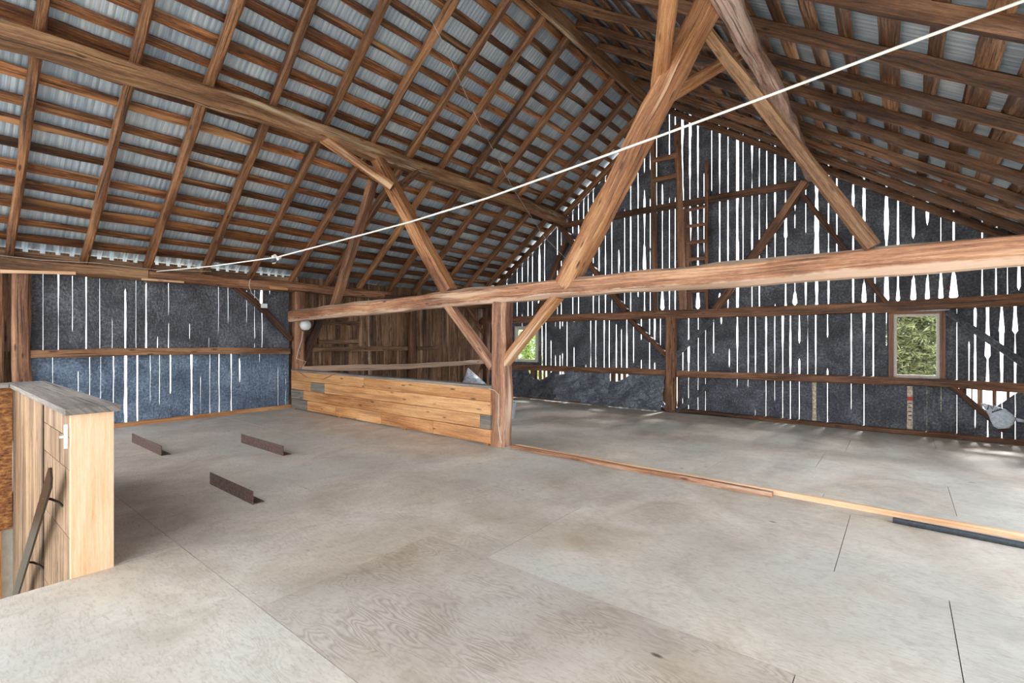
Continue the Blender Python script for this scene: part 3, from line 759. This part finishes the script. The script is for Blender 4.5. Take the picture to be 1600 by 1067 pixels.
# ------------------------------------------------------------------ laths
def lath(x0, x1, y, w, sgn, mat, label, group):
    SEED[0] += 1; sd = SEED[0] * 3.3
    s = SL if sgn > 0 else SR
    tdir = Vector((0, sgn, -s)).normalized(); nrm = Vector((0, sgn * s, 1)).normalized()
    mb = MB(); rows = []; n = int((x1 - x0) / .12); th = .03
    base = roof(y) + .148
    for i in range(n + 1):
        x = x0 + (x1 - x0) * i / n
        e1 = w * .5 * (1 + .32 * noise.noise(Vector((x * .9, sd, 0))) + .12 * noise.noise(Vector((x * 3.5, sd, 2))))
        e2 = w * .5 * (1 + .32 * noise.noise(Vector((x * .9, sd, 20))) + .12 * noise.noise(Vector((x * 3.5, sd, 22))))
        drift = .02 * noise.noise(Vector((x * .35, sd, 50)))
        p = Vector((x, y, base)) + tdir * drift
        row = [p - tdir * e1 + nrm * th, p - tdir * e1 * .95 + nrm * th * .3, p - tdir * e1 * .55, p + tdir * e2 * .55, p + tdir * e2 * .95 + nrm * th * .3, p + tdir * e2 + nrm * th]
        rows.append(row)
    us = [x0 + (x1 - x0) * i / n for i in range(n + 1)]; vv = [0, .02, .05, .05 + w * .6, .08 + w * .6, .1 + w * .6, .1 + w * 1.6]
    mb.grid(rows, lambda i, j: (us[i], vv[j]), closed=True)
    mb.face(list(reversed(rows[0])), [(0, 0)] * 6); mb.face(rows[-1], [(0, 0)] * 6)
    o = mb.build('roof_lath', mat, origin=(x0, y, base), sharp=50)
    tag(o, label, 'lath', group)
y = 10.02; k = 0; rl = random.Random(5)
while y > RIDGE_Y + .1:
    lath(XB, XG - .012, y, rl.choice([.10, .12, .13, .15, .16, .22]), 1, M['lath'], 'rough roof lath on the left slope, %s up from the wall plate' % ORD[k], 'laths of the left roof slope')
    y -= rl.uniform(.245, .29); k += 1
y = RIDGE_Y - .16; k = 0
while y > YR - .2:
    lath(XB, XG - .012, y, rl.choice([.12, .15, .17, .19, .21]), -1, M['lath_shaded'], 'rough roof lath on the right slope, %s down from the ridge' % ORD[k], 'laths of the right roof slope')
    y -= rl.uniform(.27, .33); k += 1

# ------------------------------------------------------------------ gable frame timbers
GX = XG - .13
g = lambda px, py, x=GX: at_x(px, py, x)
timber('gable_tie_beam', [g(740, 502), g(1048, 491), g(1250, 485), g(1440, 477), g(1660, 465)], .16, .2, M['brace'], amp=.008, label='brown tie beam running across the far gable wall above the windows', cat='beam')
timber('gable_girt', [g(745, 571), g(900, 577), g(1040, 582)], .1, .15, M['brace'], amp=.006, label='brown girt across the far gable, left of the gable post', cat='beam')
timber('gable_girt', [g(1058, 584), g(1250, 590), g(1440, 596), g(1660, 610)], .1, .15, M['brace'], amp=.006, label='brown girt across the far gable, right of the gable post under the right window', cat='beam')
timber('gable_collar', [g(880, 352), g(1048, 322), g(1262, 285)], .11, .15, M['dark'], amp=.006, label='brown collar beam high on the gable crossing behind the ladders', cat='beam')
timber('gable_post', [at_x(1048, 645, GX - .03), at_x(1049, 495, GX - .03)], .22, .2, M['brace'], up=(1, 0, 0), amp=.006, label='square brown post in the middle of the far gable', cat='post')
timber('gable_strut', [g(978, 486), g(868, 343)], .15, .16, M['dark'], up=(1, 0, 0), label='dark leaning strut on the left of the gable, up to the purlin end', cat='strut')
timber('gable_strut', [g(1118, 484), g(1258, 285)], .17, .16, M['brace'], up=(1, 0, 0), label='brown leaning strut on the right of the gable, up to the purlin end', cat='strut')
timber('gable_strut', [g(838, 494), g(884, 378)], .12, .14, M['dark'], up=(1, 0, 0), label='dark upright-leaning strut behind the heavy strut, left side of the gable', cat='strut')
timber('gable_strut', [g(1385, 474), g(1254, 305)], .09, .12, M['dark'], up=(1, 0, 0), label='thin dark strut descending right on the gable, toward the right window', cat='strut')
timber('gable_knee_brace', [g(984, 498), g(1042, 556)], .12, .14, M['dark'], up=(1, 0, 0), label='dark knee brace left of the gable post', cat='brace')
timber('gable_knee_brace', [g(1112, 500), g(1056, 556)], .1, .12, M['felt'], up=(1, 0, 0), label='fabric-wrapped knee brace right of the gable post, above the girt', cat='brace')
timber('gable_knee_brace', [g(1116, 594), g(1058, 642)], .1, .12, M['felt'], up=(1, 0, 0), label='fabric-wrapped brace right of the gable post, below the girt', cat='brace')
timber('gable_knee_brace', [g(1003, 590), g(1043, 640)], .08, .1, M['felt_grey'], up=(1, 0, 0), label='fabric-wrapped brace left of the gable post, below the girt', cat='brace')
timber('gable_knee_brace', [g(1480, 487), g(1640, 596)], .1, .13, M['felt'], up=(1, 0, 0), label='fabric-wrapped brace right of the right window, above the girt', cat='brace')
timber('gable_knee_brace', [g(1487, 604), g(1570, 672)], .1, .12, M['dark'], up=(1, 0, 0), label='brown brace descending below the girt, right of the right window', cat='brace')
timber('gable_sill', [(XG - .1, YR, ZLOW + .045), (XG - .1, 9.9, ZLOW + .045)], .12, .09, M['dark'], amp=.01, seg=.3, label='dark sill timber along the foot of the far gable', cat='beam')
timber('gable_corner_post', [at_x(760, 640, XG - .14), at_x(760, 450, XG - .14)], .2, .2, M['dark'], up=(1, 0, 0), label='dark post in the far left corner beside the left gable window', cat='post')
# ladders fixed to the gable
lx = XG - .2
def ladder(p1, p2, rungs, rw, rh, label):
    """p1,p2: (px top, py top, px bottom, py bottom) of the rails"""
    A = [at_x(p1[0], p1[1], lx), at_x(p1[2], p1[3], lx)]; B = [at_x(p2[0], p2[1], lx), at_x(p2[2], p2[3], lx)]
    root = empty('wall_ladder', A[1], label, 'ladder')
    for q, w in ((A, rw[0]), (B, rw[1])):
        timber('rail', q, w, .06, M['brace'], up=(1, 0, 0), parent=root, amp=.003)
    for y1, y2 in rungs:
        pa = at_x(p1[0], y1, lx - .01); pb = at_x(p2[0], y2, lx - .01)
        timber('rung', [pa, pb], .05, rh, M['brace'], parent=root, amp=.003)
ladder((1020, 212, 1024, 486), (1058, 195, 1067, 484), [(251, 243), (282, 274)], (.13, .16), .12, 'wide two-rung ladder of tall studs on the gable, left of the narrow ladder')
ladder((1073, 322, 1078, 484), (1104, 252, 1104, 484), [(329, 322), (354, 350), (380, 376), (406, 403), (456, 454)], (.11, .085), .075, 'narrow brown ladder with five rungs on the gable, right of the wide one')

# ------------------------------------------------------------------ left wall timbers
EYf = YE - .12
e = lambda px, py, y=EYf: at_y(px, py, y)
timber('wall_post', [(1.03, 10.14, 0.0), (1.02, 10.14, 2.46)], .2, .2, M['brace'], up=(0, 1, 0), amp=.008, label='brown wall post behind the stair wall at the left edge', cat='post')
timber('wall_stud', [(.80, 10.16, 0.0), (.80, 10.16, 2.46)], .09, .12, M['brace'], up=(0, 1, 0), label='narrow brown stud at the extreme left, beside the left wall post', cat='post')
mb = MB(); mb.box((.32, YE - .02, 0), (.70, YE, 2.5), 2)
tag(mb.build('tarpaulin', M['felt_blue'], origin=(.3, YE, 0)), 'tarpaulin on the left wall beyond the narrow stud, at the picture edge', 'wall covering')
timber('corner_post', [(5.24, 10.12, 0.0), (5.24, 10.12, 2.48)], .22, .22, M['brace'], up=(0, 1, 0), amp=.01, label='brown wall post at the left end of the tie beam, carrying the round lamp', cat='post')
timber('middle_rail', [e(47, 553), e(250, 549), e(452, 548)], .1, .13, M['purlin'], amp=.008, label='brown middle rail across the tarpaulins on the left wall', cat='rail')
timber('wall_brace', [e(368, 448), e(410, 483), e(455, 530)], .09, .11, M['dark'], label='dark brace across the grey tarpaulin, left of the lamp post', cat='brace')
timber('wall_brace', [e(533, 462), e(500, 500), e(470, 574)], .11, .16, M['dark'], label='curved dark brace right of the lamp post, up to the wall plate', cat='brace')
timber('wall_brace', [at_y(727, 474, YE - .06), at_y(759, 528, YE - .06)], .08, .09, M['brace'], label='thin brace in the far left corner, behind the knee brace', cat='brace')
timber('wall_stud', [at_y(644, 590, EYf), at_y(644, 462, EYf)], .2, .14, M['dark'], up=(0, 1, 0), label='dark stud in the middle of the bare board wall', cat='post')
timber('board_wall_rail', [e(478, 546), e(560, 545), e(636, 544)], .05, .11, M['barn_board'], label='brown rail on the bare board wall, under the hatch', cat='rail')
timber('board_wall_rail', [e(652, 544), e(683, 543)], .05, .09, M['barn_board'], label='short rail on the bare board wall, right of the dark stud', cat='rail')
timber('board_wall_rail', [e(470, 577, YE - .3), e(640, 572, YE - .3), e(757, 565, YE - .3)], .09, .13, M['tie'], amp=.008, label='pale rail low on the bare board wall, just above the half wall', cat='rail')
hp = at_y(497, 538, YE - .05)
hat = empty('wall_hatch', hp, 'small square board hatch in the brown wall, above the rail right of the lamp', 'hatch')
hx0, hx1 = at_y(498, 520, YE - .05).x, at_y(561, 520, YE - .05).x
hz0, hz1 = at_y(500, 538, YE - .05).z, at_y(500, 500, YE - .05).z
yy = YE - .02
for k in range(5):
    mb = MB(); a = hx0 + (hx1 - hx0) * k / 5; mb.box((a + .004, yy, hz0), (a + (hx1 - hx0) / 5 - .004, yy + .03, hz1), 2); mb.build('board', M['barn_board'], hat)
for z in (hz0 + .06, hz1 - .06):
    timber('batten', [(hx0, yy - .015, z), (hx1, yy - .015, z)], .03, .09, M['barn_board'], parent=hat, amp=.003)
mb = MB(); mb.box((hx1 + .0, yy - .01, hz0 - .05), (hx1 + .1, yy + .02, hz1 + .05), 2); mb.build('jamb', M['barn_board'], hat)
# pine strip at the foot of the tarpaulin
mb = MB(); mb.box((1.14, YE - .05, .0), (5.12, YE - .01, .07), 0); tag(mb.build('baseboard_left', M['pine']), kind='structure')

# ------------------------------------------------------------------ lamp on the post with its cable
lp = at_y(476, 508, 9.97)
lam = empty('wall_lamp', lp, 'round white glass lamp on the post under the end of the tie beam', 'lamp')
mb = MB(); rows = []
for i in range(15):
    a = pi * i / 14; r = .105 * sin(a) ** .75 if 0 < i < 14 else .002
    rows.append([(lp.x + .01 + (r * 1.12) * cos(b), lp.y - .02 + r * sin(b), lp.z + .11 * cos(a)) for b in [2 * pi * k / 20 for k in range(20)]])
mb.grid(rows, lambda i, j: (i * .02, j * .02), closed=True); mb.build('globe', M['globe'], lam, sharp=80)
tube('fitting', [(lp.x, lp.y + .05, lp.z), (lp.x, lp.y + .1, lp.z)], .05, M['lamp_box'], lam, n=14)
tube('cable', [at_y(473, 518, 9.99), at_y(471, 532, 9.99), at_y(466, 548, 9.98), at_y(463, 560, 9.98), at_y(478, 565, 9.95), at_y(471, 577, 9.95), at_y(473, 588, 9.95)], .006, M['cable'], lam)
jb = at_y(413, 478, 10.0)
box = empty('junction_box', jb, 'small white junction box hanging on the dark brace over the tarpaulin', 'electrical box')
mb = MB(); mb.box((jb.x - .06, jb.y - .02, jb.z - .04), (jb.x + .05, jb.y + .02, jb.z + .045)); bx = mb.build('box', M['white_metal'], box)
bv = bx.modifiers.new('soft edges', 'BEVEL'); bv.width = .008; bv.segments = 2
tube('cable', [at_y(391, 436, 10.), at_y(389, 446, 10.), at_y(393, 458, 10.), at_y(403, 468, 10.), at_y(411, 475, 10.)], .006, M['cable'], box)

# ------------------------------------------------------------------ plank half wall between the posts
hw_ = empty('plank_half_wall', (5.05, 7.3, 0), 'low wall of orange pine planks between the lamp post and the centre post', 'half wall')
fx0, fx1 = 5.02, 5.055
ROWS = [(.0, .2), (.2, .395), (.395, .585), (.585, .775)]
cuts = [[4.42, 5.6, 6.9, 8.3, 9.35, 10.0], [4.42, 4.62, 9.5, 10.0], [4.42, 8.7, 9.2, 10.0], [4.42, 7.4, 10.0]]
mats = [['pine', 'pine', 'pine', 'pine', 'blue_grey'], ['blue_grey', 'pine', 'blue_grey'], ['pine', 'blue_grey', 'pine'], ['pine', 'pine']]
for (z0, z1), cu, mm in zip(ROWS, cuts, mats):
    for a, b, m_ in zip(cu, cu[1:], mm):
        timber('plank', [(5.04, a + .003, (z0 + z1) / 2 + .03 * (1 if z0 > .1 else .9)), (5.04, b - .003, (z0 + z1) / 2 + .03)], .036, z1 - z0 - .006, M[m_], parent=hw_, amp=.0015, ch=.1, seg=.5)
timber('cap', [(5.10, 4.40, .815), (5.10, 10.0, .815)], .17, .035, M['grey_wood'], parent=hw_, amp=.002, ch=.1, seg=.5)
for y_ in (4.5, 6.3, 8.2, 9.9):
    mb = MB(); mb.box((5.06, y_, 0), (5.10, y_ + .09, .79), 2); mb.build('stud', M['pine'], hw_)
# stacked bale twine / cable on the half wall and post
tube('loose_cable', [T(461, 578, 5.0), T(480, 590, 5.0), T(505, 592, 5.0), T(525, 582, 5.0)], .007, M['tan_rope'], label='loose tan cord hanging on the left end of the half wall', cat='cord', seg=.15)
tube('post_cable', [T(764, 607, 4.99), T(773, 610, 4.98), T(779, 616, 4.98), T(779, 640, 4.98), T(778, 662, 4.98), T(781, 682, 4.98), T(784, 693, 4.98)], .006, M['cable'], label='thin cable running down the centre post', cat='cable')
tube('twine', [at_x(1044, 605, GX - .17), at_x(1050, 592, GX - .17), at_x(1051, 640, GX - .17), at_x(1053, 640, GX - .17), at_x(1055, 593, GX - .17), at_x(1058, 636, GX - .17)], .008, M['tan_rope'],
     label='tan twine looped over the lower gable post', cat='cord')

# ------------------------------------------------------------------ floor edge boards at the step
timber('edge_board', [(5.13, 4.12, .022), (5.12, 2.5, .022), (5.1, .95, .022)], .07, .045, M['post'], amp=.003, label='long narrow brown board on the floor step, right of the centre post', cat='board')
timber('edge_board', [(5.20, 4.1, .008), (5.20, YR, .008)], .06, .07, M['fresh'], amp=.002, label='pale nosing board along the floor step under the tie beam', cat='board')
timber('rubber_strip', [at_z(1395, 812, .02), at_z(1600, 852, .02), at_z(1680, 867, .02)], .055, .035, M['black'], amp=.003, label='black strip lying against the floor step at the right edge', cat='strip')

# ------------------------------------------------------------------ angle irons in the floor
def angle_iron(y0, y1, x, h, label):
    root = empty('angle_iron', (x, (y0 + y1) / 2, 0), label, 'steel bar', 'rusty angle irons on the loft floor')
    mb = MB(); mb.box((x - .004, y0, .001), (x + .004, y1, h), 1); mb.build('web', M['rust'], root)
    mb = MB(); mb.box((x + .004, y0, .001), (x + .10, y1, .008), 1); mb.build('flange', M['rust'], root)
angle_iron(7.33, 8.62, 2.0, .125, 'rusty angle iron on the floor, nearest the tarpaulin wall on the left')
angle_iron(6.12, 7.36, 2.97, .125, 'rusty angle iron on the floor, the one nearest the plank half wall')
angle_iron(4.54, 5.53, 1.93, .12, 'rusty angle iron on the floor, closest to the camera')

# ------------------------------------------------------------------ stair wall, stairwell, handrail
sw = empty('stair_wall', (.73, 4.04, 0), 'stub wall with grey cap beside the stair opening, pale pine end board', 'half wall')
mb = MB(); mb.box((.625, 4.02, -.01), (.835, 4.06, 1.02), 2); mb.build('end_board', M['fresh'], sw)
def panel(name, a, b, ax, mat, parent): mb = MB(); mb.box(a, b, ax); return mb.build(name, mat, parent)
for za_, zb_ in ((-1.2, -.3), (-.3, .23), (.23, .66), (.66, .867), (.867, 1.02)):
    panel('side_panel', (.63, 4.065, za_ + .003), (.645, 5.02, zb_ - .003), 2, M['old_ply'], sw)
panel('side_panel', (.625, 5.03, -1.2), (.645, 6.72, 1.02), 2, M['old_ply'], sw)
panel('back_panel', (.815, 4.065, 0), (.83, 6.72, 1.02), 2, M['old_ply'], sw)
cp = panel('cap', (.595, 3.985, 1.022), (.865, 6.86, 1.06), 1, M['grey_wood'], sw)
hk = at_x(103, 682, .615)
tb = empty('gate_latch', hk, 'white metal T-shaped latch on the side of the stair wall', 'latch')
panel('plate', (.606, hk.y - .008, hk.z - .075), (.622, hk.y + .008, hk.z + .075), 2, M['white_metal'], tb)
panel('arm', (.585, hk.y - .008, hk.z - .006), (.607, hk.y + .008, hk.z + .006), 0, M['white_metal'], tb)
ow = empty('strand_board_wall', (0, 6.75, 0), 'orange strand board wall with grey cap at the head of the stair', 'half wall')
panel('board', (-2.2, 6.73, -.35), (.62, 6.76, 1.02), 0, M['osb'], ow)
panel('cap', (-2.2, 6.66, 1.022), (.59, 6.86, 1.06), 0, M['grey_wood'], ow)
mb = MB()
mb.box((-2.4, 6.77, -2.6), (.70, 6.80, -.2)); mb.box((.66, 4.0, -2.6), (.72, 6.8, -.21)); mb.box((-2.4, 3.98, -2.6), (.7, 4.02, -.2)); mb.box((-2.4, 4, -2.62), (.7, 6.8, -2.6))
tag(mb.build('wall_stairwell', M['plaster']), kind='structure')
timber('stair_stud', [(.50, 6.70, -2.4), (.50, 6.70, -.35)], .09, .04, M['pine'], up=(0, 1, 0), amp=.001, label='pale pine stud below the strand board, in the stairwell corner', cat='post')
hr = empty('handrail', (.55, 4.2, .5), 'dark flat steel handrail slanting down the stair side of the stub wall', 'handrail')
ha, hb = at_x(78, 741, .55), at_x(20, 938, .53)
dr = (hb - ha).normalized(); wv = Vector((0, dr.z, -dr.y))
if wv.y < 0: wv = -wv
mb = MB(); prof = [(0, -.06), (0, .035), (-.02, .055), (-.05, .06)]
ring = [ha + wv * -.07, ha + wv * .055 - dr * .0, ha + wv * .07 + dr * .03, hb + wv * .07, hb - wv * .07]
ring = [ha - wv * .065 + dr * .05, ha - wv * .03, ha + wv * .04 - dr * .01, ha + wv * .065 + dr * .03, hb + wv * .065, hb - wv * .065]
off_ = Vector((.012, 0, 0))
mb.face(ring, [(0, 0)] * 6); mb.face([p + off_ for p in reversed(ring)], [(0, 0)] * 6)
for i in range(6):
    a_, b_ = ring[i], ring[(i + 1) % 6]; mb.face([b_, a_, a_ + off_, b_ + off_], [(0, 0)] * 4)
mb.build('rail', M['rail_metal'], hr)
for px_, py_ in ((68, 779), (42, 878)):
    q = at_x(px_, py_, .55)
    tube('bracket', [q, q + Vector((.03, -.05, -.0)), q + Vector((.06, -.10, -.02)), q + Vector((.08, -.11, -.05))], .008, M['rail_metal'], hr)

# ------------------------------------------------------------------ things in the far bay
bk = at_z(795, 653, ZLOW)
bu = empty('bucket', bk, 'pale blue plastic bucket half hidden behind the centre post', 'bucket')
mb = MB(); rows = []
for z, r in ((0, .001), (0, .125), (.02, .13), (.32, .155), (.325, .165), (.34, .165), (.34, .15), (.02, .118), (.02, .001)):
    rows.append([(bk.x + r * cos(a), bk.y + r * sin(a), ZLOW + .002 + z) for a in [2 * pi * k / 24 for k in range(24)]])
mb.grid(rows, lambda i, j: (i * .05, j * .05), closed=True); mb.build('body', M['bucket'], bu, sharp=30)
tube('handle', [(bk.x + .16 * cos(a), bk.y + .16 * sin(a) * .3, ZLOW + .33 - .14 * abs(sin(a))) for a in [pi * k / 10 for k in range(11)]], .004, M['wire'], bu)
# bent galvanised sheet leaning in the corner
ap = at_x(731, 574, 10.2)
mb = MB(); rows = []
for i in range(13):
    a = R(200 + 130 * i / 12)
    rows.append([(ap.x + r * cos(a) * (1 + .05 * sin(i)), ap.y + r * sin(a) * 1.15, ap.z - r * .95) for r in (.01, .3, .6, 1.0)])
mb.grid(rows, lambda i, j: (i * .1, j * .25)); o = mb.build('galvanised_sheet', M['galv'], origin=(ap.x, ap.y, ZLOW)); o.modifiers.new('thickness', 'SOLIDIFY').thickness = .003
tag(o, 'bent shiny galvanised sheet peaking above the half wall in the far corner', 'metal sheet')
# slumped white house wrap at the right
def sagging_sheet():
    root = empty('plastic_sheet', at_x(1560, 650, XG - .2), 'slumped white plastic sheet with dark lettering, low on the gable at the right', 'plastic sheet')
    out = [(1532, 630, 1545, 630), (1537, 636, 1560, 636), (1541, 642, 1572, 640), (1545, 650, 1583, 648), (1548, 658, 1588, 654), (1552, 666, 1584, 662), (1560, 670, 1576, 669)]
    mb = MB(); rows = []
    for i, (a, ya_, b, yb2) in enumerate(out):
        row = []
        for j in range(9):
            f = j / 8; px = a + (b - a) * f; py = ya_ + (yb2 - ya_) * f
            d = .05 * noise.noise(Vector((px * .09, py * .12, 3))) + .03 * sin(f * pi)
            row.append(at_x(px, py, XG - .2 - d))
        rows.append(row)
    mb.grid(rows, lambda i, j: (i * .1, j * .05)); s = mb.build('sheet', M['white_sheet'], root, sharp=80); s.modifiers.new('thickness', 'SOLIDIFY').thickness = .003
    X = XG - .275
    tube('lettering', [at_x(p, q, X) for p, q in [(1543, 640), (1545, 632), (1551, 639), (1553, 633)]], .007, M['ink'], root)
    for k in range(6):
        x0_, y0_ = 1550 + k * 2.6, 645 - k * .9
        tube('lettering', [at_x(p, q, X) for p, q in [(x0_, y0_), (x0_ + 1, y0_ - 3.2), (x0_ + 1.8, y0_ - .6)]], .005, M['ink'], root)
    mb = MB(); mb.face([at_x(p, q, XG - .15) for p, q in [(1584, 652), (1602, 656), (1602, 660), (1590, 659)]], [(0, 0), (.1, 0), (.1, .1), (0, .1)])
    t_ = mb.build('tail', M['white_sheet'], root); t_.modifiers.new('thickness', 'SOLIDIFY').thickness = .003
sagging_sheet()
# ------------------------------------------------------------------ rope and wire strung through the roof space
A, B = at_y(245, 424, 10.02), ray(1640, -14) * 2.3 + Vector((0, 0, EYE))
nrm = (B - A).cross(Vector((0, 0, 1)))
def on_plane(px, py):
    r = ray(px, py); o_ = Vector((0, 0, EYE)); return o_ + r * ((A - o_).dot(nrm) / r.dot(nrm))
ropep = [A, on_plane(330, 416), on_plane(432, 402), on_plane(520, 379), on_plane(640, 347), on_plane(760, 310), on_plane(880, 267), on_plane(1040, 209), on_plane(1200, 150), on_plane(1400, 75), on_plane(1600, 1), B]
dv = (B - on_plane(1400, 75)).normalized(); q_ = B.copy()
while q_.z < roof(q_.y) and q_.y > YR: q_ += dv * .02
ropep.append(q_)                                         # tied off on a rafter of the right slope
rp = empty('strung_rope', A, 'white rope strung from the left wall plate across to the upper right', 'rope')
tube('line', ropep, .0085, M['rope'], rp, seg=.2)
kq = on_plane(432, 402)
tube('knot', [kq + Vector((-.05, 0, .0)), kq + Vector((-.02, .01, .025)), kq + Vector((.02, -.01, -.02)), kq + Vector((.05, 0, .01))], .018, M['rope'], rp)
tube('loose_end', [kq, at_y(434, 407, kq.y), at_y(430, 411, kq.y), at_y(426, 411.5, kq.y)], .008, M['rope'], rp)
w1, w2 = at_y(640, -30, 5.0), at_x(905, 425, 11.2)
A, B = w1, w2; nrm = (B - A).cross(Vector((0, 0, 1)))
tube('thin_wire', [w1, on_plane(690, 62), on_plane(740, 175), on_plane(800, 292), on_plane(850, 370), w2], .005, M['wire'], label='thin wire slanting down across the left roof slope to the gable', cat='wire', seg=.3)
tube('slack_wire', [at_y(0, 399, 10.0), at_y(60, 406, 10.0), at_y(150, 411, 10.0), at_y(250, 422, 10.0), at_y(330, 424, 10.0)], .004, M['cable'], label='thin pale wire lying along the top of the left wall plate', cat='wire')

# ------------------------------------------------------------------ outside: yard and trees seen through the windows
mb = MB(); mb.face([(-80, -80, -3.6), (100, -80, -3.6), (100, 90, -3.6), (-80, 90, -3.6)], [(0, 0), (1, 0), (1, 1), (0, 1)])
tag(mb.build('ground', M['ground']), kind='structure')
def tree(name, c, r, hgt, n, mat, label, size=.12, seed=1):
    rr = random.Random(seed); root = empty(name, (c[0], c[1], -3.6), label, 'tree')
    mb = MB()
    for _ in range(n):
        z = -2.6 + (hgt + 2.6) * rr.random(); k = 1 if z < hgt - .4 else .75
        a = rr.random() * 2 * pi; q = r * k * math.sqrt(rr.random())
        p = Vector((c[0] + q * cos(a), c[1] + q * sin(a), z))
        d = Vector((rr.gauss(0, 1), rr.gauss(0, 1), rr.gauss(0, .6))).normalized(); s = d.cross(Vector((rr.gauss(0, 1), rr.gauss(0, 1), rr.gauss(0, 1)))).normalized()
        L = size * rr.uniform(.6, 1.5); W = L * .13
        mb.face([p - d * L, p - s * W, p + d * L, p + s * W], [(0, 0), (.1, 0), (.1, .1), (0, .1)])
    f = mb.build('foliage', mat, root); f['kind'] = 'stuff'
    tube('trunk', [(c[0], c[1], -3.6), (c[0], c[1], hgt * .8)], .09, M['bark'], root, n=8)
tree('evergreen_shrub', (15.2, -.26, 0), .60, 2.2, 20000, M['foliage'], 'grey-green shrub outside the right gable window', .10, seed=4)
tree('leafy_bush', (14.6, 11.0, 0), .6, 1.75, 9000, M['foliage2'], 'bright green bush outside the left gable window', .1, seed=8)
